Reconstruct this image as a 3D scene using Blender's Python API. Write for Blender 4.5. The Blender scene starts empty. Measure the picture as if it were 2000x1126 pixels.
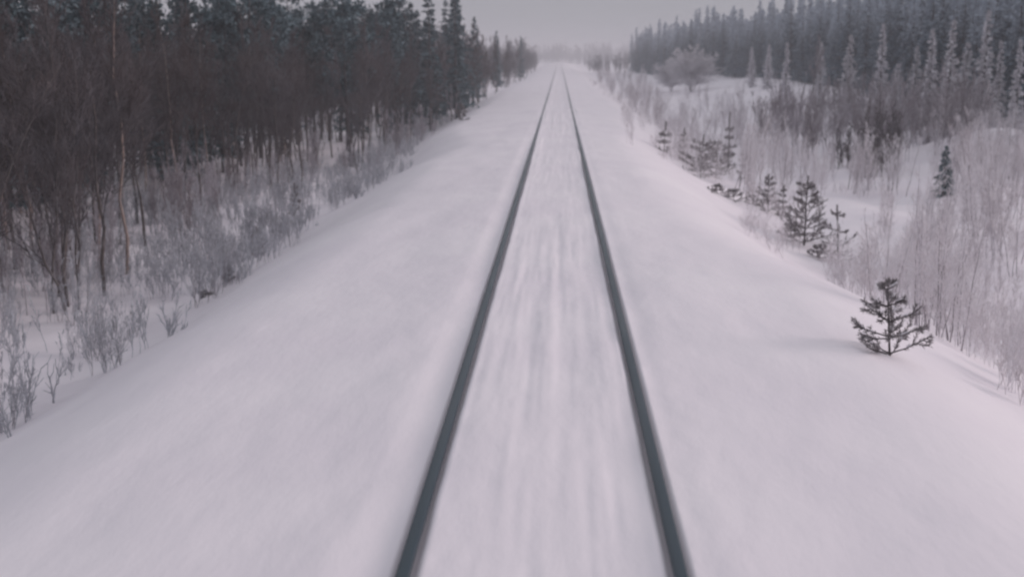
import bpy, math, random
import numpy as np

# ------------------------------------------------------------------ camera, sky, light, exposure
sc = bpy.context.scene
COL = sc.collection
F = 2400.0                      # focal length in pixels of the 2000 px wide photograph
CAM = np.array([0.083, 0.0, 2.9])
HORIZON, VPX = 112.0, 1093.0
cam_d = bpy.data.cameras.new('camera')
cam_d.sensor_width = 36.0
cam_d.lens = 36.0 * F / 2000.0
cam_d.clip_start, cam_d.clip_end = 0.1, 6000.0
cam = bpy.data.objects.new('camera', cam_d)
COL.objects.link(cam)
PITCH = math.atan((563 - HORIZON) / F)
YAW = math.atan((VPX - 1000) / F * math.cos(PITCH))
cam.location = CAM
cam.rotation_euler = (math.pi / 2 - PITCH, 0, YAW)
# a projector-soft film frame: shallow depth of field
cam_d.dof.use_dof = True
cam_d.dof.focus_distance = 14.0
cam_d.dof.aperture_fstop = 1.3
sc.camera = cam

SUN_EL, SUN_AZ = math.radians(19), math.radians(78)     # azimuth from +Y (down the line) towards +X
w = bpy.data.worlds.new('World')
sc.world = w
w.use_nodes = True
nt = w.node_tree
nt.nodes.clear()
def N(tree, kind, **kw):
    n = tree.nodes.new(kind)
    for k, v in kw.items():
        if k == 'inp':
            for a, b in v.items(): n.inputs[a].default_value = b
        else: setattr(n, k, v)
    return n
sky = N(nt, 'ShaderNodeTexSky', sky_type='NISHITA', sun_disc=False, sun_elevation=SUN_EL,
        sun_rotation=SUN_AZ, dust_density=4.0, air_density=1.0)
bgs = N(nt, 'ShaderNodeBackground', inp={'Strength': 0.006})
# overcast veil: the even grey of a snow sky, about twice as bright overhead as at the horizon
tc = N(nt, 'ShaderNodeTexCoord')
sep = N(nt, 'ShaderNodeSeparateXYZ')
mr = N(nt, 'ShaderNodeMapRange', inp={'From Min': 0.0, 'From Max': 1.0, 'To Min': 0.0, 'To Max': 1.0})
mixc = N(nt, 'ShaderNodeMix', data_type='RGBA')
mixc.inputs[6].default_value = (0.292, 0.297, 0.328, 1)
mixc.inputs[7].default_value = (0.530, 0.526, 0.563, 1)
cn = N(nt, 'ShaderNodeTexNoise', inp={'Scale': 1.6, 'Detail': 3.0})
cm = N(nt, 'ShaderNodeMapRange', inp={'From Min': 0.3, 'From Max': 0.7, 'To Min': 0.93, 'To Max': 1.07})
bgo = N(nt, 'ShaderNodeBackground')
add = N(nt, 'ShaderNodeAddShader')
out = N(nt, 'ShaderNodeOutputWorld')
L = nt.links.new
L(tc.outputs['Generated'], sep.inputs[0]); L(sep.outputs['Z'], mr.inputs[0]); L(mr.outputs[0], mixc.inputs[0])
L(tc.outputs['Generated'], cn.inputs['Vector']); L(cn.outputs['Fac'], cm.inputs[0]); L(cm.outputs[0], bgo.inputs['Strength'])
L(mixc.outputs[2], bgo.inputs['Color']); L(sky.outputs[0], bgs.inputs['Color'])
L(bgo.outputs[0], add.inputs[0]); L(bgs.outputs[0], add.inputs[1]); L(add.outputs[0], out.inputs['Surface'])

sd = bpy.data.lights.new('sun', 'SUN')
sd.energy = 1.46
sd.angle = math.radians(28)
sd.color = (1.0, 0.84, 0.84)
sun = bpy.data.objects.new('sun', sd)
COL.objects.link(sun)
sun.rotation_euler = (math.pi / 2 - SUN_EL, 0, math.pi - SUN_AZ)

sc.view_settings.view_transform = 'Standard'
sc.view_settings.look = 'None'
sc.view_settings.exposure = 0.10
sc.view_settings.gamma = 1.0
sc.view_settings.use_curve_mapping = False
sc.render.engine = 'CYCLES'
cy = sc.cycles
cy.use_denoising = True
cy.max_bounces = 5
cy.diffuse_bounces = 3
cy.glossy_bounces = 2
cy.volume_bounces = 1
cy.pixel_filter_type = 'BLACKMAN_HARRIS'
cy.filter_width = 2.4

rng = np.random.default_rng(7)
random.seed(7)

# ------------------------------------------------------------------ noise and terrain height
_tab = np.random.default_rng(3).random((256, 256))
def vnoise(x, y):
    x = np.asarray(x, float); y = np.asarray(y, float)
    xi, yi = np.floor(x), np.floor(y)
    fx, fy = x - xi, y - yi
    fx = fx * fx * (3 - 2 * fx); fy = fy * fy * (3 - 2 * fy)
    a, b = xi.astype(int) % 256, yi.astype(int) % 256
    c, d = (a + 1) % 256, (b + 1) % 256
    return ((_tab[a, b] * (1 - fx) + _tab[c, b] * fx) * (1 - fy) + (_tab[a, d] * (1 - fx) + _tab[c, d] * fx) * fy) * 2 - 1
def fbm(x, y, o=4):
    s, a = 0, 1.0
    for i in range(o):
        s = s + a * vnoise(x * 2 ** i + 17.3 * i, y * 2 ** i + 9.1 * i); a *= 0.5
    return s
def ss(a, b, x):
    t = np.clip((x - a) / (b - a), 0, 1)
    return t * t * (3 - 2 * t)
RX = 0.798
def crest(Y):
    cl = 4.35 + 1.5 * ss(44, 64, Y) - 0.75 * ss(90, 190, Y) + 0.28 * vnoise(Y * 0.11, 3.3) + 0.16 * vnoise(Y * 0.4, 8.3)
    cr = 4.0 - 0.85 * ss(17, 27, Y) + 1.3 * ss(34, 88, Y) + 0.26 * vnoise(Y * 0.13, 5.7) + 0.14 * vnoise(Y * 0.5, 1.3)
    return cl, cr
def height(X, Y):
    X = np.asarray(X, float); Y = np.asarray(Y, float)
    a = np.abs(X)
    far = ss(55, 170, Y)
    cl, cr = crest(Y)
    c = np.where(X < 0, cl, cr)
    # embankment top
    top = -0.03 - 0.035 * np.clip(a - 1.2, 0, 20) - 0.01 * np.clip(a - 1.2, 0, 6) ** 2
    top = top - np.where(X < 0, 0.035 * np.clip(a - 1.2, 0, 9), 0)
    top = top + 0.03 * fbm(X * 0.5, Y * 0.22) + 0.008 * fbm(X * 2.2, Y * 1.0, 3)
    # wind and train swept ridges between the rails
    ins = 1 - ss(0.60, 0.74, a)
    amp = 0.55 + 0.45 * vnoise(X * 1.1 + 40, Y * 0.12)
    rd = (0.020 * vnoise(X * 5.2 + 0.25 * vnoise(3.1, Y * 0.3), Y * 0.16)
          + 0.013 * vnoise(X * 10.5 + 7, Y * 0.36) + 0.006 * vnoise(X * 21, Y * 0.9))
    top = top + ins * (rd * amp * .72 - 0.010)
    # grooves along the rails; the left one is broad where the snow has been blown out
    da = np.abs(a - RX)
    top = top - (0.052 - 0.036 * ss(18, 60, Y)) * (1 - ss(0.045, 0.085, da)) + 0.022 * ss(18, 70, Y) * (1 - ss(0.1, 0.5, da))
    outl = np.where(X < 0, 0.85 * np.exp(-((a - 0.99) / 0.17) ** 2), 0.35 * np.exp(-((a - 0.97) / 0.10) ** 2))
    top = top - 0.045 * (1 - .7 * ss(20, 60, Y)) * outl * (0.7 + 0.3 * vnoise(X * 0.7, Y * 0.25))
    top = np.where(da < 0.2, np.minimum(top, -0.010 + 0.006 * vnoise(X * 9, Y * 1.7)), top)
    # slopes and the low ground beside the line
    low_l = -2.35 + 1.15 * far + 0.28 * fbm(X * 0.16 + 5, Y * 0.10) + 0.10 * fbm(X * 0.8, Y * 0.8, 3)
    low_r = -2.15 + 0.75 * far + 0.26 * fbm(X * 0.13 + 25, Y * 0.09) + 0.08 * fbm(X * 0.8, Y * 0.8, 3)
    # snow bank and hummocks in the clearing on the right
    low_r = low_r + 1.3 * ss(15, 29, X) * ss(58, 125, Y)
    low_r = low_r + 1.55 * np.exp(-((X - 21.5) / 4.2) ** 2 - ((Y - 61) / 4.5) ** 2)
    low_r = low_r + 0.8 * np.exp(-(((X - 19) + 0.10 * (Y - 140)) / 4.0) ** 2 - ((Y - 140) / 32.0) ** 2)
    low_r = low_r + 0.45 * np.exp(-((X - 17) / 4.0) ** 2 - ((Y - 44) / 6.0) ** 2)
    low = np.where(X < 0, low_l, low_r) + 1.4 * ss(60, 400, a)
    d = a - c
    k = ss(-1.1, 4.6, d)
    z = top * (1 - k) + low * k
    z = z - 0.00 * a
    # the line drops gently out of sight far ahead
    z = z - 2.2 * ss(700, 1300, Y)
    return z

def ray(px, py):
    """direction of a photograph pixel (2000 x 1126) in world space"""
    v = np.array([(px - 1000) / F, -(py - 563) / F, -1.0])
    m = np.array(cam.rotation_euler.to_matrix())
    return m @ v
def at(px, py):
    """where the photograph's pixel meets the snow"""
    d = ray(px, py); t = 3.0; lp = CAM
    while t < 900:
        p = CAM + d * t
        if p[2] < height(p[0], p[1]): break
        t *= 1.004
    return float(p[0]), float(p[1])

# ------------------------------------------------------------------ materials
def newmat(name):
    m = bpy.data.materials.new(name); m.use_nodes = True
    t = m.node_tree; t.nodes.clear()
    o = N(t, 'ShaderNodeOutputMaterial'); b = N(t, 'ShaderNodeBsdfPrincipled')
    t.links.new(b.outputs[0], o.inputs[0])
    return m, t, b
def mixrgb(t, fac, c1, c2):
    n = N(t, 'ShaderNodeMix', data_type='RGBA')
    for s, v in ((0, fac), (6, c1), (7, c2)):
        if hasattr(v, 'is_output') or isinstance(v, bpy.types.NodeSocket): t.links.new(v, n.inputs[s])
        elif s == 0: n.inputs[0].default_value = v
        else: n.inputs[s].default_value = (*v, 1)
    return n.outputs[2]
def mrange(t, v, a, b, c, d):
    n = N(t, 'ShaderNodeMapRange', inp={'From Min': a, 'From Max': b, 'To Min': c, 'To Max': d})
    t.links.new(v, n.inputs[0]); return n.outputs[0]
def noise(t, scale, detail=4, coord='Object', vscale=None):
    tcn = N(t, 'ShaderNodeTexCoord'); n = N(t, 'ShaderNodeTexNoise', inp={'Scale': scale, 'Detail': detail})
    src = tcn.outputs[coord]
    if vscale:
        mp = N(t, 'ShaderNodeMapping'); mp.inputs['Scale'].default_value = vscale
        t.links.new(src, mp.inputs[0]); src = mp.outputs[0]
    t.links.new(src, n.inputs['Vector']); return n.outputs['Fac']

def snow_material():
    m, t, b = newmat('snow')
    big = noise(t, 0.35, 3)
    c = mixrgb(t, mrange(t, big, 0.35, 0.65, 0, 1), (0.83, 0.785, 0.84), (0.87, 0.83, 0.875))
    t.links.new(c, b.inputs['Base Color'])
    b.inputs['Roughness'].default_value = 0.62
    b.inputs['Specular IOR Level'].default_value = 0.25
    fine = noise(t, 60, 5); mid = noise(t, 5.0, 5, vscale=(1.6, 0.6, 1))
    bp = N(t, 'ShaderNodeBump', inp={'Strength': 0.35, 'Distance': 0.004})
    t.links.new(fine, bp.inputs['Height'])
    bp2 = N(t, 'ShaderNodeBump', inp={'Strength': 0.4, 'Distance': 0.02})
    t.links.new(mid, bp2.inputs['Height']); t.links.new(bp.outputs[0], bp2.inputs['Normal'])
    t.links.new(bp2.outputs[0], b.inputs['Normal'])
    return m
def plant_material(name, dark, dark2, frost, up=0.5, base=0.0, nscale=3.0, frost_col=(0.60, 0.60, 0.66), spread=0.5, zfrost=None):
    """bark or needles with hoar frost: the rime lies in patches and on whatever faces upward"""
    m, t, b = newmat(name)
    oi = N(t, 'ShaderNodeObjectInfo')
    n1 = noise(t, nscale, 3)
    col = mixrgb(t, mrange(t, n1, 0.35, 0.65, 0, 1), dark, dark2)
    g = N(t, 'ShaderNodeNewGeometry'); s = N(t, 'ShaderNodeSeparateXYZ')
    t.links.new(g.outputs['Normal'], s.inputs[0])
    upf = mrange(t, s.outputs['Z'], -0.1, 0.9, 0, up)
    n2 = noise(t, nscale * 2.3, 3)
    pf = mrange(t, n2, 0.42, 0.62, 0, frost)
    rnd = mrange(t, oi.outputs['Random'], 0, 1, base - spread * base, base + spread * base)
    a1 = N(t, 'ShaderNodeMath', operation='ADD'); a2 = N(t, 'ShaderNodeMath', operation='ADD', use_clamp=True)
    t.links.new(upf, a1.inputs[0]); t.links.new(pf, a1.inputs[1]); t.links.new(a1.outputs[0], a2.inputs[0]); t.links.new(rnd, a2.inputs[1])
    f = a2.outputs[0]
    if zfrost:                                        # rime gathers on the wind-swept tops
        tcz = N(t, 'ShaderNodeTexCoord'); sz = N(t, 'ShaderNodeSeparateXYZ'); t.links.new(tcz.outputs['Object'], sz.inputs[0])
        a3 = N(t, 'ShaderNodeMath', operation='ADD', use_clamp=True)
        t.links.new(f, a3.inputs[0]); t.links.new(mrange(t, sz.outputs['Z'], zfrost[0], zfrost[1], 0, zfrost[2]), a3.inputs[1]); f = a3.outputs[0]
    c = mixrgb(t, f, col, frost_col)
    t.links.new(c, b.inputs['Base Color'])
    b.inputs['Roughness'].default_value = 0.85
    b.inputs['Specular IOR Level'].default_value = 0.15
    return m
M = {}
M['snow'] = snow_material()
M['birch_twig'] = plant_material('birch_twig', (0.030, 0.021, 0.022), (0.070, 0.046, 0.042), 0.16, 0.08, 0.10, 0.7, frost_col=(0.34, 0.34, 0.38), spread=1.0)
M['birch_bark'] = plant_material('birch_bark', (0.10, 0.078, 0.068), (0.035, 0.028, 0.027), 0.10, 0.05, 0.03, 2.0)
M['pale_bark'] = plant_material('pale_bark', (0.34, 0.25, 0.21), (0.20, 0.15, 0.13), 0.10, 0.05, 0.03, 2.0)
M['rime_twig'] = plant_material('rime_twig', (0.38, 0.32, 0.335), (0.48, 0.43, 0.45), 0.25, 0.35, 0.58, frost_col=(0.80, 0.775, 0.81), spread=0.5)
M['blue_rime_twig'] = plant_material('blue_rime_twig', (0.14, 0.14, 0.155), (0.24, 0.24, 0.26), 0.25, 0.3, 0.36, frost_col=(0.62, 0.635, 0.69), spread=0.9)
M['grey_twig'] = plant_material('grey_twig', (0.12, 0.10, 0.105), (0.21, 0.18, 0.19), 0.25, 0.25, 0.25, frost_col=(0.60, 0.57, 0.63), spread=0.95)
M['spruce_needle'] = plant_material('spruce_needle', (0.003, 0.036, 0.062), (0.008, 0.056, 0.086), 0.14, 0.34, 0.12, 0.7, frost_col=(0.50, 0.56, 0.63), spread=1.0, zfrost=(5, 10.5, 0.95))
M['rime_needle'] = plant_material('rime_needle', (0.32, 0.32, 0.335), (0.42, 0.42, 0.44), 0.40, 0.45, 0.50, 1.2, frost_col=(0.74, 0.72, 0.76))
M['pine_needle'] = plant_material('pine_needle', (0.008, 0.034, 0.040), (0.018, 0.052, 0.058), 0.16, 0.30, 0.08, 1.0, frost_col=(0.34, 0.42, 0.47), spread=1.0)
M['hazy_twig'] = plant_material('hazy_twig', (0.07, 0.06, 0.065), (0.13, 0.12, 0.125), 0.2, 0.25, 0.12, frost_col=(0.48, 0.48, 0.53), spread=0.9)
M['sapling_needle'] = plant_material('sapling_needle', (0.105, 0.098, 0.092), (0.18, 0.165, 0.158), 0.30, 0.32, 0.12, 6.0, frost_col=(0.6, 0.56, 0.6))
M['spruce_bark'] = plant_material('spruce_bark', (0.035, 0.028, 0.028), (0.07, 0.055, 0.052), 0.1, 0.05, 0.03, 2.0)
def steel():
    m, t, b = newmat('rail_steel')
    n1 = noise(t, 3.0, 4, vscale=(4, 0.15, 4))
    c = mixrgb(t, mrange(t, n1, 0.3, 0.7, 0, 1), (0.008, 0.028, 0.044), (0.016, 0.038, 0.054))
    t.links.new(c, b.inputs['Base Color'])
    b.inputs['Metallic'].default_value = 0.15
    t.links.new(mrange(t, n1, 0.3, 0.7, 0.30, 0.42), b.inputs['Roughness'])
    return m
M['steel'] = steel()
M['web'] = plant_material('rail_web', (0.035, 0.035, 0.040), (0.05, 0.04, 0.038), 0.1, 0.2, 0.0, 4.0)

# ------------------------------------------------------------------ mesh helpers
def mesh(name, V, Fc, mat, smooth=False):
    me = bpy.data.meshes.new(name)
    V = np.asarray(V, np.float32); Fc = np.asarray(Fc, np.int32)
    n, k = Fc.shape
    me.vertices.add(len(V)); me.vertices.foreach_set('co', V.ravel())
    me.loops.add(n * k); me.loops.foreach_set('vertex_index', Fc.ravel())
    me.polygons.add(n); me.polygons.foreach_set('loop_start', np.arange(0, n * k, k, dtype=np.int32))
    me.update(calc_edges=True)
    if smooth: me.polygons.foreach_set('use_smooth', np.ones(n, bool))
    me.materials.append(mat)
    return me
def tag(o, label=None, cat=None, group=None, kind=None):
    for k, v in (('label', label), ('category', cat), ('group', group), ('kind', kind)):
        if v: o[k] = v
    return o
def link(name, data, parent=None, loc=(0, 0, 0), rz=0.0, s=1.0):
    o = bpy.data.objects.new(name, data); COL.objects.link(o)
    o.location = loc; o.rotation_euler = (0, 0, rz); o.scale = (s, s, s) if not hasattr(s, '__len__') else s
    if parent: o.parent = parent
    return o
def tubes(P0, P1, R0, R1, sides=3):
    """tapered prisms, one per segment"""
    D = P1 - P0; D = D / np.maximum(np.linalg.norm(D, axis=1, keepdims=True), 1e-9)
    ref = np.where(np.abs(D[:, 2:3]) < 0.9, [[0., 0., 1.]], [[1., 0., 0.]])
    A = np.cross(D, ref); A /= np.linalg.norm(A, axis=1, keepdims=True)
    B = np.cross(D, A)
    n = len(P0); V = np.empty((n, 2 * sides, 3))
    for i in range(sides):
        c, s = math.cos(2 * math.pi * i / sides), math.sin(2 * math.pi * i / sides)
        o = A * c + B * s
        V[:, i] = P0 + o * R0[:, None]; V[:, sides + i] = P1 + o * R1[:, None]
    q = np.array([[i, (i + 1) % sides, sides + (i + 1) % sides, sides + i] for i in range(sides)])
    Fq = (np.arange(n)[:, None, None] * 2 * sides + q[None]).reshape(-1, 4)
    return V.reshape(-1, 3), Fq
def tuft(P, D, Ln, W):
    """pairs of crossed slim diamonds: a spray of needles lying along D"""
    D = D / np.maximum(np.linalg.norm(D, axis=1, keepdims=True), 1e-9)
    A = np.cross(D, rng.normal(size=D.shape)); A /= np.linalg.norm(A, axis=1, keepdims=True)
    n = len(P); V = np.empty((n, 4, 3))
    V[:, 0] = P; V[:, 1] = P + D * (Ln * .45)[:, None] + A * (W * .5)[:, None]
    V[:, 2] = P + D * Ln[:, None]; V[:, 3] = P + D * (Ln * .45)[:, None] - A * (W * .5)[:, None]
    Fq = np.arange(n)[:, None] * 4 + np.array([[0, 1, 2, 3]])
    return V.reshape(-1, 3), Fq
def join(parts):
    Vs, Fs, o = [], [], 0
    for v, f in parts:
        Vs.append(v); Fs.append(f + o); o += len(v)
    return np.concatenate(Vs), np.concatenate(Fs)
def curve_set(P, D, Ln, curl, nseg, wob=0.06):
    """polylines from P along D, bending by curl in z"""
    t = np.linspace(0, 1, nseg + 1)[None, :, None]
    D = D / np.linalg.norm(D, axis=1, keepdims=True)
    pts = P[:, None] + D[:, None] * t * Ln[:, None, None]
    pts[..., 2] += curl[:, None] * Ln[:, None] * t[..., 0] ** 2
    pts[:, 1:] += rng.normal(size=pts[:, 1:].shape) * wob * (Ln / nseg)[:, None, None]
    return pts
def segs(pts, r0, r1):
    n, k, _ = pts.shape
    t = np.linspace(0, 1, k)[None]
    R = r0[:, None] * (1 - t) + r1[:, None] * t
    return pts[:, :-1].reshape(-1, 3), pts[:, 1:].reshape(-1, 3), R[:, :-1].ravel(), R[:, 1:].ravel()
def pick(pts, n, lo, hi):
    """n random points along every polyline -> point, tangent, t"""
    N0, k, _ = pts.shape
    t = rng.uniform(lo, hi, (N0, n)); x = t * (k - 1); i = np.minimum(x.astype(int), k - 2); f = (x - i)[..., None]
    r = np.arange(N0)[:, None]
    p = pts[r, i] * (1 - f) + pts[r, i + 1] * f
    d = pts[r, i + 1] - pts[r, i]
    return p.reshape(-1, 3), d.reshape(-1, 3), t.ravel(), np.repeat(np.arange(N0), n)
def azim(n): return rng.uniform(0, 2 * math.pi, n)
def side_dir(d, spread):
    d = d / np.maximum(np.linalg.norm(d, axis=1, keepdims=True), 1e-9)
    v = rng.normal(size=d.shape); v -= (v * d).sum(1, keepdims=True) * d
    v /= np.linalg.norm(v, axis=1, keepdims=True)
    return d * math.cos(spread) + v * math.sin(spread)

# ------------------------------------------------------------------ plant kinds: each returns (trunk V,F) and (crown V,F)
def bare_tree(H, stems=1, n1=26, n2=7, n3=4, tr=0.045, spread=0.75, up=0.25, tw=0.006, lo=0.2, lean=0.06, l1=0.34, foot=0.05):
    """a leafless birch: stems, rising boughs, twigs"""
    P = np.zeros((stems, 3)); P[:, :2] = rng.normal(size=(stems, 2)) * foot * (stems > 1)
    D = np.c_[rng.normal(size=(stems, 2)) * (lean if stems == 1 else lean + 0.10), np.ones(stems)]
    Ls = H * rng.uniform(0.8, 1.0, stems); Ls[0] = H
    T = curve_set(P, D, Ls, np.zeros(stems), 8, 0.05)
    ta, tb, ra, rb = segs(T, np.full(stems, tr) * rng.uniform(.7, 1, stems), np.full(stems, tr * .12))
    trunk = tubes(ta, tb, ra, rb, 5)
    p, d, t, _ = pick(T, n1, lo, 0.98)
    dd = side_dir(d, spread); dd[:, 2] = np.abs(dd[:, 2])
    L1 = H * l1 * (1.08 - t) * rng.uniform(.6, 1.2, len(p))
    B = curve_set(p, dd, L1, np.full(len(p), up), 4, 0.10)
    out_ = [tubes(*segs(B, np.maximum(tr * .35 * (1.1 - t), tw * 1.3), np.full(len(p), tw * .8)), 3)]
    p, d, t, _ = pick(B, n2, 0.15, 1.0)
    C = curve_set(p, side_dir(d, 0.6), np.repeat(L1, n2) * rng.uniform(.22, .55, len(p)), np.full(len(p), up * .8), 2, 0.12)
    out_.append(tubes(*segs(C, np.full(len(p), tw), np.full(len(p), tw * .6)), 3))
    if n3:
        p, d, t, ix = pick(C, n3, 0.1, 1.0)
        l3 = np.linalg.norm(C[:, -1] - C[:, 0], axis=1)
        E = curve_set(p, side_dir(d, 0.55), np.repeat(l3, n3) * rng.uniform(.3, .7, len(p)), np.full(len(p), 0.05), 1, 0.1)
        out_.append(tubes(*segs(E, np.full(len(p), tw * .75), np.full(len(p), tw * .35)), 3))
    return trunk, join(out_)
def spruce(H, W, levels, nb, nt, tl=0.55, tw=0.20, droop=-0.25, lo=0.08, tr=None, ragged=0.25, clump=0.0):
    """a conifer: trunk, whorled boughs, needle sprays"""
    tr = tr or H * 0.013
    T = curve_set(np.zeros((1, 3)), np.array([[rng.normal() * .015, rng.normal() * .015, 1.]]), np.array([H]), np.zeros(1), 8, 0.015)
    trunk = tubes(*segs(T, np.array([tr]), np.array([tr * .08])), 5)
    n = levels * nb
    t = np.repeat(np.linspace(lo, 0.985, levels), nb) + rng.normal(size=n) * .3 / levels
    t = np.clip(t, lo, .99); az = azim(n)
    if clump: t = lo + (1 - lo) * (1 - (1 - (t - lo) / (1 - lo)) ** (1 + clump)) * .99
    prof = np.clip((1 - t) / (1 - lo), 0, 1) ** 0.8
    Lb = W * (prof + 0.05) * (1 + ragged * rng.normal(size=n)).clip(.35, 1.6)
    P = np.c_[np.interp(t * H, T[0, :, 2], T[0, :, 0]), np.interp(t * H, T[0, :, 2], T[0, :, 1]), t * H]
    D = np.c_[np.cos(az), np.sin(az), np.full(n, 0.18) + 0.7 * (t > .93)]
    B = curve_set(P, D, Lb, np.full(n, droop), 3, 0.05)
    parts = [tubes(*segs(B, np.full(n, tr * .22), np.full(n, tr * .05)), 3)]
    p, d, tt, ix = pick(B, nt, 0.08, 1.0)
    dd = side_dir(d, 0.7); dd[:, 2] -= 0.25
    ln = tl * rng.uniform(.6, 1.2, len(p)) * (0.45 + 0.55 * prof[ix])
    parts.append(tuft(p, dd, ln, ln * tw / tl * rng.uniform(.8, 1.3, len(p))))
    # leader
    k = 8
    parts.append(tuft(np.c_[np.zeros((k, 2)) + T[0, -1, :2], np.linspace(.95, 1.0, k) * H], np.c_[rng.normal(size=(k, 2)) * .4, np.ones(k)], np.full(k, tl * .5), np.full(k, tw * .4)))
    return trunk, join(parts)
def pine(H, W, lo=0.4, nb=36, nt=26, tl=0.4):
    """Scots pine: bare lower trunk, clumpy rounded crown high up"""
    T = curve_set(np.zeros((1, 3)), np.array([[rng.normal() * .03, rng.normal() * .03, 1.]]), np.array([H]), np.zeros(1), 8, 0.02)
    tr = H * .012
    trunk = tubes(*segs(T, np.array([tr]), np.array([tr * .15])), 5)
    t = rng.uniform(lo, .97, nb); az = azim(nb)
    P = np.c_[np.interp(t * H, T[0, :, 2], T[0, :, 0]), np.interp(t * H, T[0, :, 2], T[0, :, 1]), t * H]
    x = (t - lo) / (1 - lo)
    Lb = W * (np.sin(np.pi * np.clip(x * .75 + .2, 0, 1)) ** .8 + .1) * rng.uniform(.6, 1.25, nb)
    B = curve_set(P, np.c_[np.cos(az), np.sin(az), np.full(nb, .35)], Lb, np.full(nb, 0.15), 3, 0.1)
    parts = [tubes(*segs(B, np.full(nb, tr * .3), np.full(nb, tr * .08)), 3)]
    p, d, tt, ix = pick(B, 5, 0.35, 1.0)            # clump centres
    q = np.repeat(p, nt // 4, axis=0) + rng.normal(size=(len(p) * (nt // 4), 3)) * tl * np.array([.35, .35, .22])
    dd = rng.normal(size=q.shape) + [0, 0, .6]
    parts.append(tuft(q, dd, np.full(len(q), tl * .8) * rng.uniform(.6, 1.2, len(q)), np.full(len(q), tl * .3)))
    return trunk, join(parts)
def sapling(H, W, gaps=0.22, nb=5, tilt=0.35, lo=0.06, needle=0.060, topbare=0.25, dens=1.0, low_long=0.0):
    """a small pine poking out of the drift: whorls of upturned brushes, snow lying on them;
    returns trunk, leader needles and a list of (wood, needles, snow) per bough"""
    T = curve_set(np.zeros((1, 3)), np.array([[rng.normal() * .04, rng.normal() * .04, 1.]]), np.array([H]), np.zeros(1), 8, 0.015)
    trunk = tubes(*segs(T, np.array([max(.014, H * .016)]), np.array([.006])), 6)
    boughs = []
    def brush(lines, per, lo_):
        p, d, t, _ = pick(lines, per, lo_, 1.0)
        ln = needle * rng.uniform(.6, 1.15, len(p))
        return tuft(p, side_dir(d, .72), ln, np.full(len(p), .010))
    for z in np.arange(lo * H, H * (1 - topbare * .4), gaps * H / 1.2):
        k = max(3, int(nb + rng.integers(-1, 2))); a0 = rng.uniform(0, 6.28)
        for j in range(k):
            a = a0 + 6.283 * j / k + rng.normal() * .25; x = z / H
            P = np.array([[np.interp(z, T[0, :, 2], T[0, :, 0]), np.interp(z, T[0, :, 2], T[0, :, 1]), z + rng.normal() * .012 * H]])
            ln = W * ((1 - x) ** .75 + .08 + low_long * max(0, .3 - x)) * rng.uniform(.65, 1.15)
            B = curve_set(P, np.array([[math.cos(a), math.sin(a), tilt + rng.normal() * .1]]), np.array([ln]), np.array([.22]), 5, .07)
            p, d, tt, ix = pick(B, 3, .3, .85)
            C = curve_set(p, side_dir(d * [1, 1, .4], .8) + [0, 0, .15], ln * (1.05 - tt) * rng.uniform(.5, .9, len(p)), np.full(len(p), .25), 3, .08)
            wood = join([tubes(*segs(B, np.array([.009]), np.array([.005])), 4), tubes(*segs(C, np.full(3, .006), np.full(3, .003)), 3)])
            nd = join([brush(B, int(80 * dens), .3), brush(C, int(45 * dens), .15)])
            p, d, _, _ = pick(B, 2, .35, .9); sp = []
            for c, e in zip(p, d):
                if rng.random() > .55: continue
                e = e / np.linalg.norm(e)
                l, w_, h = rng.uniform(.03, .07) * min(1.4, W * 2.2), rng.uniform(.014, .026), rng.uniform(.010, .02)
                sx = np.cross(e, [0, 0, 1]); sx /= np.linalg.norm(sx) + 1e-9
                vv = np.array([c - e * l, c - sx * w_ - e * l * .4, c - sx * w_ + e * l * .4, c + e * l, c + sx * w_ + e * l * .4, c + sx * w_ - e * l * .4,
                      c - e * l * .45 + [0, 0, h], c + e * l * .45 + [0, 0, h * .9]]) + [0, 0, .012]
                sp.append((vv, np.array([[0, 1, 6, 6], [1, 2, 7, 6], [2, 3, 7, 7], [3, 4, 7, 7], [4, 5, 6, 7], [5, 0, 6, 6]])))
            boughs.append((wood, nd, join(sp) if sp else None))
    tp, td, _, _ = pick(T, int(260 * dens), .72, 1.0)
    lead = tuft(tp, side_dir(td, .5), 1.3 * needle * rng.uniform(.6, 1.1, len(tp)), np.full(len(tp), .010))
    return trunk, lead, boughs
def tri_safe(f):
    """quads whose last corner repeats become triangles: split all to triangles"""
    a = f[:, [0, 1, 2]]; b = f[:, [0, 2, 3]]
    allf = np.concatenate([a, b])
    return allf[(allf[:, 0] != allf[:, 1]) & (allf[:, 1] != allf[:, 2]) & (allf[:, 0] != allf[:, 2])]

# ------------------------------------------------------------------ the ground: one sheet of snow
def axis(points):
    xs = [points[0][0]]
    for (a, s0), (b, s1) in zip(points[:-1], points[1:]):
        x = a
        while x < b - 1e-6:
            f = (x - a) / (b - a); st = s0 * (1 - f) + s1 * f
            x = min(b, x + st); xs.append(x)
    return np.array(xs)
xp = axis([(0, .022), (1.4, .022), (1.9, .08), (6, .16), (16, .35), (60, 2.2), (200, 12), (900, 60)])
xs = np.concatenate([-xp[::-1][:-1], xp])
ys = axis([(-40, 2.0), (3, .3), (3.01, .08), (14, .11), (40, .35), (120, 1.2), (400, 6), (1400, 25), (2200, 60)])
XX, YY = np.meshgrid(xs, ys)
ZZ = height(XX, YY)
V = np.stack([XX, YY, ZZ], -1).reshape(-1, 3)
nx, ny = len(xs), len(ys)
ii = (np.arange(ny - 1)[:, None] * nx + np.arange(nx - 1)[None]).ravel()
Fg = np.stack([ii, ii + 1, ii + nx + 1, ii + nx], 1)
ground = link('snow_ground', mesh('snow_ground', V, Fg, M['snow'], True))
tag(ground, 'unbroken snow over the railway embankment and the low ground beside it', kind='structure')

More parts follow.
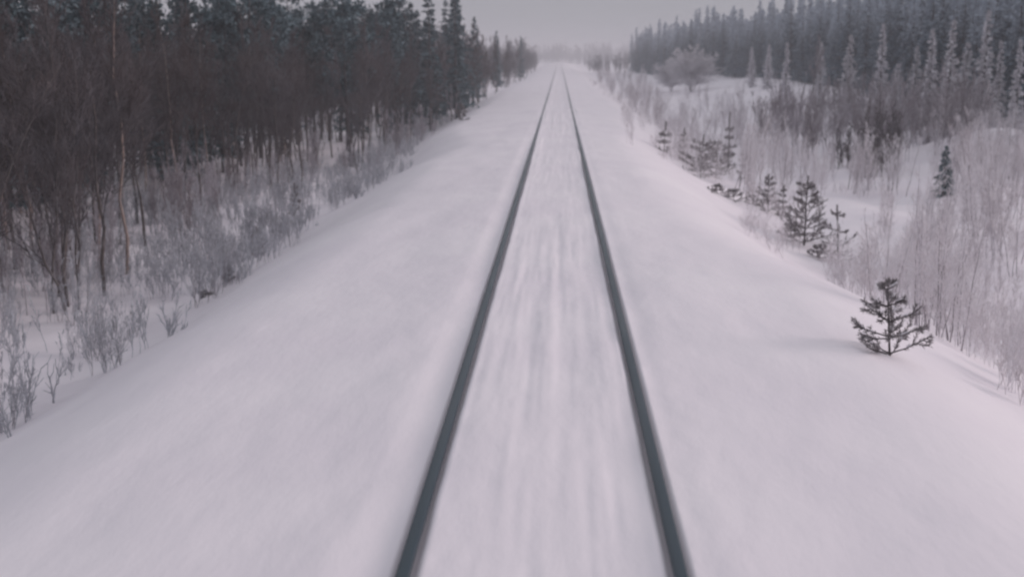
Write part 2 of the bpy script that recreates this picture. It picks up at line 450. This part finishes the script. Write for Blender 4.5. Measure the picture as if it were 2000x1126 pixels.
# ------------------------------------------------------------------ the two rails (> head, web)
def extrude(profile, yy, x0):
    n = len(profile); pr = np.array(profile)
    dz = np.where(yy > 600, -2.2 * ss(700, 1300, yy), 0)
    V = np.stack([np.broadcast_to(x0 + pr[:, 0], (len(yy), n)), np.broadcast_to(yy[:, None], (len(yy), n)),
                  pr[:, 1][None] + dz[:, None]], -1).reshape(-1, 3)
    f = [[j * n + i, j * n + (i + 1) % n, (j + 1) * n + (i + 1) % n, (j + 1) * n + i] for j in range(len(yy) - 1) for i in range(n)]
    return V, np.array(f)
yr = np.concatenate([np.arange(-30, 60, 3.0), np.arange(60, 700, 20.0), np.arange(700, 1100, 40.)])
head = [(-.038, -.008), (-.034, -.001), (-.020, .0035), (0, .005), (.020, .0035), (.034, -.001), (.038, -.008), (.039, -.036), (-.039, -.036)]
web = [(-.010, -.036), (.010, -.036), (.010, -.135), (.074, -.150), (.074, -.162), (-.074, -.162), (-.074, -.150), (-.010, -.135)]
for sx, lab in ((-1, 'left steel rail of the track, with a shaded snow groove on its outer side'),
                (1, 'right steel rail of the track, dark blue grey, on the pine sapling side')):
    r = link('rail', None); tag(r, lab, 'rail', 'rails of the railway track')
    a = link('rail_head', mesh('rail_head', *extrude(head, yr, sx * RX), M['steel'], False), r)
    b = link('rail_web', mesh('rail_web', *extrude(web, yr, sx * RX), M['web'], False), r)

# ------------------------------------------------------------------ tree prototypes
def proto(kind, tv, cv, mt, mc, tn='trunk', cn_='crown'):
    return (kind, mesh(tn, *tv, M[mt], True), mesh(cn_, *cv, M[mc]), tn, cn_, tv, cv)
_stems = {}
def plant(pr, x, y, label, cat, group, s=1.0, rz=None, sink=0.05, mt=None, lean=0.0):
    kind, tm, cmh, tn, cn_, tv, cv = pr
    root = link(kind, None, None, (x, y, float(height(x, y)) - sink), rng.uniform(0, 6.28) if rz is None else rz, s)
    if lean: root.rotation_euler = (rng.normal() * lean, rng.normal() * lean, root.rotation_euler[2])
    tag(root, label, cat, group)
    ns = len(tv[0]) // 80
    if 1 < ns < 12 and len(tv[0]) % 80 == 0 and y < 30 and abs(x) < 16:          # near enough to pick the stems apart
        if id(tm) not in _stems:
            _stems[id(tm)] = [mesh('stem', tv[0][i * 80:(i + 1) * 80], tv[1][:40], tm.materials[0], True) for i in range(ns)]
        for sm in _stems[id(tm)]: link('stem', sm, root)
    else:
        link(tn, mt or tm, root)
    link(cn_, cmh, root)
    return root
def zone(y, cuts, words):
    return words[int(np.searchsorted(cuts, y))]
ZL = ('in its nearest part by the left edge', 'in its middle part', 'towards its far end')
def mass(name, protos, spots, mats, label, sz=None):
    """a wood too dense to count: merged copies, one object"""
    Vs, Fs, Mi, o = [], [], [], 0
    for (x, y, s) in spots:
        pr = protos[rng.integers(len(protos))]; a = rng.uniform(0, 6.28)
        c, sn = math.cos(a) * s, math.sin(a) * s
        z = float(height(x, y)) - .05
        for k, (v, f) in enumerate((pr[5], pr[6])):
            W = np.c_[v[:, 0] * c - v[:, 1] * sn + x, v[:, 0] * sn + v[:, 1] * c + y, v[:, 2] * s + z]
            Vs.append(W); Fs.append(f + o); Mi.append(np.full(len(f), k)); o += len(v)
    me = mesh(name, np.concatenate(Vs), np.concatenate(Fs), M[mats[0]]); me.materials.append(M[mats[1]])
    me.polygons.foreach_set('material_index', np.concatenate(Mi).astype(np.int32))
    ob = link(name, me); tag(ob, label, kind='stuff'); return ob

birches = [proto('bare_birch', *bare_tree(rng.uniform(6.3, 7.6), 1, 36, 8, 3, .055, .55, .32, .0085, .26, .03, .30), 'birch_bark', 'birch_twig') for _ in range(5)] \
        + [proto('bare_birch', *bare_tree(rng.uniform(5.6, 7.0), 3, 18, 7, 3, .040, .50, .30, .0085, .22, .03, .26, .16), 'birch_bark', 'birch_twig') for _ in range(3)]
pale_trunk = [mesh('trunk', *b[5], M['pale_bark'], True) for b in birches]
birch_low = [proto('bare_birch', *bare_tree(rng.uniform(6.0, 7.6), 1, 22, 6, 1, .045, .60, .30, .018, .10, .03, .30), 'birch_bark', 'birch_twig') for _ in range(5)]
pines = [proto('pine_tree', *pine(rng.uniform(8.3, 9.6), rng.uniform(1.2, 1.7), rng.uniform(.3, .45), 40, 32, .42), 'spruce_bark', 'pine_needle') for _ in range(5)]
thin_spruce = [proto('spruce_tree', *spruce(rng.uniform(8.2, 9.6), rng.uniform(.9, 1.25), 34, 5, 12, .36, .15, -.2, .10), 'spruce_bark', 'pine_needle') for _ in range(3)]
spruces = [proto('spruce_tree', *spruce(rng.uniform(9.6, 12.2), rng.uniform(1.0, 1.5), 40, 6, 13, .46, .20, -.28, .05, ragged=.32), 'spruce_bark', 'spruce_needle') for _ in range(6)]
spruce_low = [proto('spruce_tree', *spruce(rng.uniform(9.5, 11.5), rng.uniform(1.3, 1.6), 22, 5, 7, .8, .4, -.28, .04, ragged=.3), 'spruce_bark', 'spruce_needle') for _ in range(4)]
rime_spruce = [proto('frosted_spruce', *spruce(rng.uniform(4.2, 6), rng.uniform(.40, .6), 34, 5, 11, .26, .11, -.25, .05, ragged=.35), 'spruce_bark', 'rime_needle') for _ in range(4)]
rime_birch = [proto('frosted_birch', *bare_tree(rng.uniform(2.4, 3.4), 4, 12, 6, 3, .015, .46, .24, .0046, .10, .04, .28, .22), 'grey_twig', 'rime_twig') for _ in range(6)]
grey_birch = [proto('grey_birch', *bare_tree(rng.uniform(3.2, 4.4), 5, 12, 5, 2, .022, .38, .30, .0080, .12, .03, .24, .34), 'grey_twig', 'grey_twig') for _ in range(5)]
shrubs = [proto('frosted_shrub', *bare_tree(rng.uniform(1.5, 2.5), 9, 8, 4, 2, .009, .34, .25, .0052, .08, .08, .28, .30), 'grey_twig', 'blue_rime_twig', 'stems', 'twigs') for _ in range(5)]
pink_shrubs = [proto('frosted_shrub', *bare_tree(rng.uniform(1.2, 1.9), 7, 6, 4, 2, .007, .40, .2, .0042, .08, .10, .32, .22), 'rime_twig', 'rime_twig', 'stems', 'twigs') for _ in range(5)]
dark_bush = [proto('dark_bush', *bare_tree(rng.uniform(2.6, 3.4), 9, 14, 5, 3, .024, .34, .35, .011, .04, .03, .20, .32), 'birch_bark', 'birch_twig', 'stems', 'twigs') for _ in range(3)]

def front(Y): return -(12.2 - 4.3 * ss(40, 66, Y) - 1.7 * ss(80, 170, Y) + 0.7 * vnoise(Y * .3, 4.4))
def spread_pts(n, xr, yr_, mind, ok=None, tries=60):
    pts = []
    for _ in range(n * tries):
        if len(pts) >= n: break
        x, y = rng.uniform(*xr), yr_[0] * (yr_[1] / yr_[0]) ** rng.random()
        if ok and not ok(x, y): continue
        d = mind * max(.6, y / 60)
        if all((x - a) ** 2 + (y - b) ** 2 > d * d for a, b in pts): pts.append((x, y))
    return pts

# ------------------------------------------------------------------ left: birch thicket with pines standing in it
pts = spread_pts(200, (-30, -5), (13, 130), .62, lambda x, y: front(y) - (6 + .05 * y) < x < front(y) + (1.6 if y < 60 else 0) and x > -y * .52 - 4)
for i, (x, y) in enumerate(pts):
    k = rng.integers(len(birches)); pale = rng.random() < .26 and k < 5
    f = 1.0 if y < 70 else 1.0 - .15 * min(1, (y - 70) / 50)
    plant(birches[k], x, y, 'slender bare birch with a pale tan trunk in the left thicket' if pale else
          'brown birch of the left thicket, ' + zone(y, (32, 62), ZL), 'tree',
          'pale trunked birches of the left thicket' if pale else 'bare birches of the left thicket, ' + zone(y, (32, 62), ZL),
          f * rng.uniform(.86, 1.06), mt=pale_trunk[k] if pale else None)
pts = spread_pts(110, (-40, -6), (20, 112), 1.3, lambda x, y: front(y) - 14 < x < front(y) - 2.0 - 2.0 * (y < 60) and x > -y * .50 - 4)
for i, (x, y) in enumerate(pts):
    pr = pines[rng.integers(len(pines))] if rng.random() < .6 else thin_spruce[rng.integers(3)]
    plant(pr, x, y, 'dark pine with a bare stem rising out of the left birch thicket' if pr[0] == 'pine_tree' else 'narrow dark spruce rising out of the left birch thicket',
          'tree', 'pines behind the left thicket' if pr[0] == 'pine_tree' else 'spruces behind the left thicket', rng.uniform(.80, 1.0))
# the tall pines that end the dark stand on the left
for j, (x, y, s) in enumerate(((-6.9, 84, .93), (-7.2, 90, 1.0), (-8.2, 80, .97), (-8.0, 97, 1.0), (-9.4, 84, .95), (-9.3, 102, 1.0))):
    plant(thin_spruce[j % 3], x, y, 'tall dark conifer in the clump that ends the left stand beside the sky gap', 'tree', 'conifers ending the left stand', s)
for j, (x, y, s) in enumerate(((-6.9, 106, .86), (-7.6, 111, .88), (-6.8, 117, .80), (-7.4, 123, .78), (-6.6, 130, .76), (-6.9, 139, .72), (-6.3, 150, .72), (-6.6, 163, .70), (-6.1, 178, .72), (-6.2, 200, .74))):
    plant(thin_spruce[j % 3] if j % 4 == 1 else birch_low[j % 5], x, y, 'smaller tree stepping down in height beyond the clump that ends the left stand', 'tree', 'trees stepping down towards the haze on the left', s * (1 if j % 4 == 1 else 1.2))
# lower woods further down the line on the left
hazy_birch = [proto('bare_birch', *bare_tree(rng.uniform(6.0, 7.6), 2, 20, 6, 2, .045, .50, .30, .016, .10, .03, .28), 'hazy_twig', 'hazy_twig') for _ in range(4)]
pts = spread_pts(170, (-22, -5.6), (88, 420), .5, lambda x, y: front(y) - 9 < x < front(y) - .0)
for x, y in pts:
    pr = hazy_birch[rng.integers(4)] if rng.random() < .95 else thin_spruce[rng.integers(3)]
    if y < 170 and pr[0] == 'bare_birch' and rng.random() < .5: pr = birch_low[rng.integers(5)]
    plant(pr, x, y, 'small hazy tree in the row fading into the distance left of the track', 'tree', 'hazy trees far down the left side', rng.uniform(.62, .85) * (1.15 if pr[0] == 'bare_birch' else .8) * (1 + .3 * max(0, (150 - y) / 60)) if y < 250 else rng.uniform(.75, .95))
spots = [(x, y, rng.uniform(.85, 1.08)) for x, y in spread_pts(200, (-60, -12), (22, 130), 1.2, lambda x, y: front(y) - 22 < x < front(y) - 7 and x > -y * .55 - 5)]
mass('dense_wood', birch_low, spots, ('birch_bark', 'birch_twig'), 'deep brown wood closing off the view behind the left thicket')
# frosted undergrowth on the low ground and at the foot of the thicket
ZS = ('nearest the lower left corner', 'in front of the dark thicket', 'far along the shoulder')
pts = spread_pts(130, (-14, -5.6), (8, 75), .36, lambda x, y: x > front(y) - 1.5 and x < -crest(y)[0] - 2.2 + .8 * (y > 45) and not (-11 < x < -7 and 17 < y < 27 and rng.random() < .7))
for x, y in pts:
    k = rng.integers(5)
    plant(shrubs[k], x, y, 'bluish frosted shrub below the left embankment, ' + zone(y, (17, 35), ZS), 'shrub', 'frosted shrubs below the left embankment, ' + zone(y, (17, 35), ZS), rng.uniform(.35, .95) * (.75 if x < front(y) + 2 else 1))
pts = spread_pts(70, (-14, -6), (11, 80), .6, lambda x, y: front(y) - 1 < x < front(y) + 1.6)
for x, y in pts:
    plant(grey_birch[rng.integers(5)], x, y, 'thin grey frosted sapling along the front edge of the left thicket', 'sapling', 'grey saplings fronting the left thicket', rng.uniform(.35, .75))

brush_low = [proto('frosted_shrub', *bare_tree(rng.uniform(.9, 1.6), 9, 6, 4, 0, .008, .34, .25, .0075, .08, .08, .30, .35), 'grey_twig', 'blue_rime_twig', 'stems', 'twigs') for _ in range(5)]
spots = [(x, y, rng.uniform(.4, 1.2) ** 1.3) for x, y in spread_pts(380, (-15.5, -5.4), (8, 90), .17, lambda x, y: x > front(y) - 2.5 and x < -crest(y)[0] - 2.3 + .9 * (y > 45) and not (-11.2 < x < -6.5 and 17 < y < 27 and rng.random() < .8))]
mass('undergrowth', brush_low, spots, ('blue_rime_twig', 'blue_rime_twig'), 'bluish frosted undergrowth filling the low ground below the left embankment')

# ------------------------------------------------------------------ right: dark spruce forest edge
def fx(Y): return np.interp(Y, [50, 77, 110, 167, 211, 270, 330, 360], [27.5, 27.5, 30, 32, 27, 22.5, 20, 19.5])
ZR = ('by the right edge', 'behind the middle of the clearing', 'towards its far left tip')
pts = []
for row, (dd, st) in enumerate(((0, 1.5), (2.0, 1.9), (4.4, 2.6), (7.5, 3.4))):
    y = 68.0
    while y < 335:
        k = st * max(1, y / 130) * rng.uniform(.6, 1.4)
        if len(pts) < 290: pts.append((fx(y) + dd + rng.normal() * .9, y))
        y += k
for x, y in pts:
    plant(spruces[rng.integers(6)], x, y, 'dark frosted spruce of the right forest edge, ' + zone(y, (100, 190), ZR), 'tree', 'spruces of the right forest edge, ' + zone(y, (100, 190), ZR), rng.uniform(.74, 1.04))
spots = [(fx(y) + rng.uniform(6, 16), y, rng.uniform(.9, 1.1)) for y in np.geomspace(55, 340, 190)]
mass('spruce_forest', spruce_low, spots, ('spruce_bark', 'spruce_needle'), 'dark spruce forest behind the front row of trees on the right')
# single conifers standing free of the forest edge
def free(px, Y, pr, s, label, cat='tree', group=None):
    x = CAM[0] + (px - VPX) / F * Y
    return plant(pr, x, Y, label, cat, group, s)
free(1353, 235, spruces[0], 1.0, 'tall narrow spruce standing alone above the pale round crown, left end of the right forest')
for j, px in enumerate((1245, 1262, 1280, 1296)):
    free(px, 322 + 5 * j, spruces[j], .72 + .05 * (j % 3), 'dark spruce in the small clump at the far left tip of the right forest', 'tree', 'clump of spruces at the forest tip')
free(1527, 105, rime_spruce[0], 1.25 * .85, 'pale frosted narrow spruce in front of the dark forest, nearest the pale round crown')
free(1645, 88, rime_spruce[1], 1.25 * .95, 'frosted spruce with two pale spires before the dark forest')
free(1705, 82, rime_spruce[2], 1.25 * 1.0, 'tallest pale frosted spruce standing out against the dark forest')
free(1733, 80, rime_spruce[3], 1.25 * .8, 'shorter pale frosted spruce just right of the tallest one')
for px, Y, s in ((1800, 72, .95), (1830, 68, 1.0), (1862, 72, 1.15), (1895, 70, 1.1), (1930, 72, 1.0), (1965, 66, .9), (1590, 105, .8), (1770, 82, .8), (1490, 130, .9), (1460, 140, .9)):
    free(px, Y, rime_spruce[rng.integers(4)], 1.2 * s * rng.uniform(.9, 1.1), 'grey frosted spruce in the loose row before the right forest', 'tree', 'frosted spruces before the right forest')
big_round = proto('frosted_birch', *bare_tree(4.6, 6, 34, 9, 4, .04, 1.0, .06, .018, .10, .14, .46), 'grey_twig', 'rime_needle')
free(1345, 150, big_round, 1.3, 'broad pale round crowned birch white with frost, below the lone tall spruce')
free(1308, 158, big_round, 1.0, 'smaller pale frosted birch leaning against the broad round crown')
tb = proto('birch_tree', *bare_tree(6.5, 1, 20, 6, 3, .075, .5, .3, .012, .45, .05, .3), 'birch_bark', 'grey_twig')
free(1570, 88, tb, 1.0, 'dark bare birch trunk standing free against the foot of the spruce forest')

# ------------------------------------------------------------------ right: birches and bushes in the clearing
def px_of(x, y): return VPX + (x - CAM[0]) / y * F
def group_scatter(prs, n, pxr, Yr, mind, s, label, cat, group, keep=None):
    c = 0
    for _ in range(n * 80):
        if c >= n: break
        Y = Yr[0] * (Yr[1] / Yr[0]) ** rng.random(); px = rng.uniform(*pxr)
        x = CAM[0] + (px - VPX) / F * Y
        if x < crest(Y)[1] + 1.3: continue
        if keep and not keep(px, Y, x): continue
        d = mind * max(.5, Y / 60)
        if any((x - a) ** 2 + (Y - b) ** 2 < d * d for a, b in PL): continue
        PL.append((x, Y)); c += 1
        plant(prs[rng.integers(len(prs))], x, Y, label, cat, group, rng.uniform(*s))
PL = []
group_scatter(grey_birch, 26, (1480, 1650), (60, 92), .55, (.75, 1.15), 'grey brown leafless birch in the clump before the dark forest, mid clearing', 'tree', 'grey birches in the middle of the clearing')
group_scatter(grey_birch, 46, (1650, 1900), (58, 88), .6, (.8, 1.25), 'bare brownish grey birch in the dense band at the right of the clearing', 'tree', 'brownish birches right of the clearing', lambda p, Y, x: True)
for j, (px, Y, s, lab) in enumerate(((1700, 54, 1.1, 'darkest upright bush standing in the middle of the birch band'), (1730, 56, .95, 'second dark upright bush just right of the darkest one'), (1655, 58, .85, 'slim dark bush left of the darkest bush in the birch band'))):
    free(px, Y, dark_bush[j], s, lab, 'bush')
group_scatter(rime_birch, 17, (1690, 1880), (17, 34), .42, (.60, .9), 'delicate pinkish frosted birch sapling below the right shoulder of the embankment', 'sapling', 'pink frosted birches below the right shoulder', lambda p, Y, x: 5.3 < x < 11)
group_scatter(rime_birch, 28, (1840, 2060), (28, 54), .5, (.75, 1.05), 'blue grey frosted birch near the right edge of the clearing', 'tree', 'frosted birches at the right edge')
group_scatter(rime_birch, 40, (1270, 1480), (62, 130), .5, (.6, .95), 'pale frosted birch in the light thicket along the left side of the clearing', 'tree', 'frosted birches left of the clearing')
group_scatter(pink_shrubs, 45, (1200, 1440), (44, 90), .5, (.6, 1.1), 'pale pink frosted shrub on the slope right of the track', 'shrub', 'pink frosted shrubs on the right slope', lambda p, Y, x: x < crest(Y)[1] + 5)
group_scatter(rime_birch, 60, (1150, 1260), (90, 300), .5, (.6, .95), 'small hazy frosted birch in the row down the right side of the track', 'tree', 'hazy frosted birches far down the right side', lambda p, Y, x: x < 22)
group_scatter(pink_shrubs, 40, (1640, 2050), (14, 30), .5, (.5, 1.0), 'low frosted shrub among the birch saplings at lower right', 'shrub', 'low frosted shrubs at lower right')
group_scatter(rime_birch, 34, (1440, 1760), (42, 78), .7, (.5, 1.0), 'pale frosted birch sapling scattered over the open middle of the clearing', 'sapling', 'pale saplings in the open clearing')
group_scatter(pink_shrubs, 40, (1820, 2030), (50, 66), .35, (.6, 1.3), 'pale frosted shrub growing on the snow mound at the right', 'shrub', 'shrubs on the snow mound')
group_scatter(rime_birch, 22, (1780, 2020), (44, 68), .5, (.6, 1.05), 'pale frosted birch growing on or beside the snow mound at the right', 'tree', 'frosted birches by the snow mound')
group_scatter(pink_shrubs, 50, (1450, 1750), (26, 60), .7, (.4, .9), 'small frosted shrub dotted over the open snow of the clearing', 'shrub', 'shrubs dotted over the clearing snow', lambda p, Y, x: not (1560 < p < 1700 and 30 < Y < 46))
# twigs poking through the far right shoulder
c = 0
while c < 50:
    Y = 44 * (170 / 44) ** rng.random(); x = crest(Y)[1] + rng.uniform(-.5, 1.6)
    plant(pink_shrubs[rng.integers(5)], x, Y, 'twiggy frosted shrub on the far part of the right embankment shoulder', 'shrub', 'shrubs along the far right shoulder', rng.uniform(.25, .65)); c += 1
# far woods that close the horizon
far_birch = [proto('bare_birch', *bare_tree(8, 1, 16, 6, 0, .12, .6, .3, .06, .1, .03, .3), 'hazy_twig', 'hazy_twig') for _ in range(3)]
spots = [(sx * rng.uniform(6.5 + y * .006, 24 + y * .08), y, rng.uniform(.75, 1.15)) for sx in (-1,) for y in np.geomspace(260, 900, 260)]
spots += [(rng.uniform(7 + y * .006, 22 + y * .06), y, rng.uniform(.42, .72)) for y in np.geomspace(300, 900, 200)]
spots += [(rng.uniform(-190, 190), rng.uniform(950, 1150), rng.uniform(1.5, 2.1)) for _ in range(620)]
mass('distant_wood', far_birch, spots, ('hazy_twig', 'hazy_twig'), 'far hazy woods closing the horizon at the end of the line')

# ------------------------------------------------------------------ pine saplings poking out of the right shoulder, each its own
def put_sapling(px, py, H, W, label, **kw):
    lean = kw.pop('lean', 0); cat = kw.pop('cat', 'sapling'); x, y = at(px, py)
    tv, ldr, boughs = sapling(H, W, **kw)
    root = link('pine_sapling', None, None, (x, y, float(height(x, y)) - .03), 0)
    root.rotation_euler = (0, lean, 0)
    tag(root, label, cat)
    link('trunk', mesh('trunk', *tv, M['spruce_bark'], True), root)
    link('leader_needles', mesh('leader_needles', *ldr, M['sapling_needle']), root)
    for wv, nv, sv in boughs:
        b = link('branch', mesh('branch', *wv, M['spruce_bark']), root)
        link('needles', mesh('needles', *nv, M['sapling_needle']), b)
        if sv: link('snow_cap', mesh('snow_cap', sv[0], tri_safe(sv[1]), M['snow']), b)
    return root
put_sapling(1738, 694, .84, .48, 'nearest pine sapling, low and sprawling on the snow of the right shoulder', nb=4, gaps=.25, tilt=.16, needle=.055, lean=-.12, low_long=.1, dens=.8)
put_sapling(1570, 480, 1.9, .82, 'bushiest dark pine sapling on the right shoulder, with full branches down to the snow', nb=6, gaps=.13, tilt=.22, needle=.07, low_long=.3)
put_sapling(1637, 515, 1.5, .66, 'slim pine sapling with a dark brush at its bare tip, right of the bushiest one', nb=4, gaps=.30, tilt=.25, needle=.06, topbare=.35, low_long=.6, dens=.9)
put_sapling(1600, 505, .35, .45, 'low pine sapling half buried in the snow at the foot of the bushiest one', nb=5, gaps=.4, tilt=.2)
put_sapling(1500, 415, 1.2, .5, 'thin upright pine sapling left of the bushiest one on the shoulder', nb=4, gaps=.20, tilt=.22, dens=.8)
put_sapling(1527, 425, 1.0, .26, 'small thin pine sapling close beside the thin upright one', nb=4, gaps=.24, tilt=.25, dens=.6)
put_sapling(1545, 462, .45, .38, 'dark flattened pine sapling pressed into the snow edge', nb=5, gaps=.4, tilt=.05, low_long=.6)
put_sapling(1432, 392, .34, .6, 'almost buried pine sapling with only branch tips above the smooth snow', nb=5, gaps=.5, tilt=.05, low_long=1.0, dens=.7)
put_sapling(1400, 378, .28, .42, 'buried pine sapling showing a row of dark tips, left of the other buried one', nb=5, gaps=.5, tilt=.02, low_long=1.0, dens=.7)
put_sapling(1368, 348, 1.6, 1.0, 'broad pine sapling at the left of the main sapling cluster', nb=5, gaps=.17, tilt=.18, needle=.08, low_long=.3)
put_sapling(1398, 345, 1.45, .9, 'tangled brownish pine sapling in the middle of the main cluster', nb=5, gaps=.2, tilt=.25, needle=.07, dens=.8)
put_sapling(1333, 316, 1.35, .30, 'slim pine sapling between the broad one and the lone farther one', nb=4, gaps=.22, tilt=.2)
put_sapling(1297, 298, 1.2, .36, 'lone slim pine sapling with two dark whorls at the far left of the cluster', nb=5, gaps=.30, tilt=.15, needle=.085, topbare=.5)
put_sapling(1422, 330, 2.6, .42, 'tallest slim pine sapling with spaced dark whorls and a bare pointed leader', nb=5, gaps=.19, tilt=.2, needle=.09, topbare=.4)
put_sapling(1447, 352, 1.3, .26, 'small slim sapling to the right of the tallest slim one', nb=4, gaps=.24, tilt=.2, dens=.7)
put_sapling(1470, 400, .30, .32, 'tiny pine sapling top between the buried ones and the thin upright one', nb=4, gaps=.5, tilt=.1)
# left shoulder
put_sapling(446, 548, .42, .16, 'small forked pine sapling on the left shoulder of the embankment', nb=4, gaps=.3, tilt=.4)
put_sapling(402, 580, .14, .20, 'tiny buried sapling tip on the left shoulder', nb=4, gaps=.6, tilt=.2)
put_sapling(500, 498, .75, .22, 'slim dark sapling behind the edge of the left shoulder', nb=4, gaps=.22, tilt=.2)
put_sapling(578, 440, 1.3, .30, 'tallest dark sapling beside the left shoulder, knotted near its foot', nb=4, gaps=.2, tilt=.15)
put_sapling(688, 378, .6, .25, 'small dark sapling on the left shoulder farther down the line', nb=4, gaps=.25, tilt=.2)
put_sapling(905, 236, .9, .35, 'lone hazy sapling on the far left shoulder near the end of the thicket', nb=4, gaps=.25, tilt=.2, needle=.1)
# dark small spruce in the clearing at right
fir = proto('young_spruce', *spruce(2.1, .42, 16, 6, 16, .20, .07, -.3, .02, .05, .2), 'spruce_bark', 'pine_needle')
x, y = at(1842, 384)
plant(fir, x, y, 'young dark spruce standing alone among frosted birches at the right', 'tree', None, .85)

# ------------------------------------------------------------------ cold hazy air round everything
import bmesh
bm = bmesh.new(); bmesh.ops.create_cube(bm, size=1.0)
me = bpy.data.meshes.new('haze'); bm.to_mesh(me); bm.free()
hz = link('haze', me, None, (0, 1050, 6.0)); hz.scale = (1960, 2400, 30)
hm = bpy.data.materials.new('haze'); hm.use_nodes = True; t = hm.node_tree; t.nodes.clear()
o = N(t, 'ShaderNodeOutputMaterial'); pv = N(t, 'ShaderNodeVolumePrincipled')
pv.inputs['Color'].default_value = (0.79, 0.79, 0.82, 1); pv.inputs['Density'].default_value = 0.00135
t.links.new(pv.outputs[0], o.inputs['Volume']); me.materials.append(hm)
tag(hz, 'thin cold haze hanging over the railway line', kind='stuff')
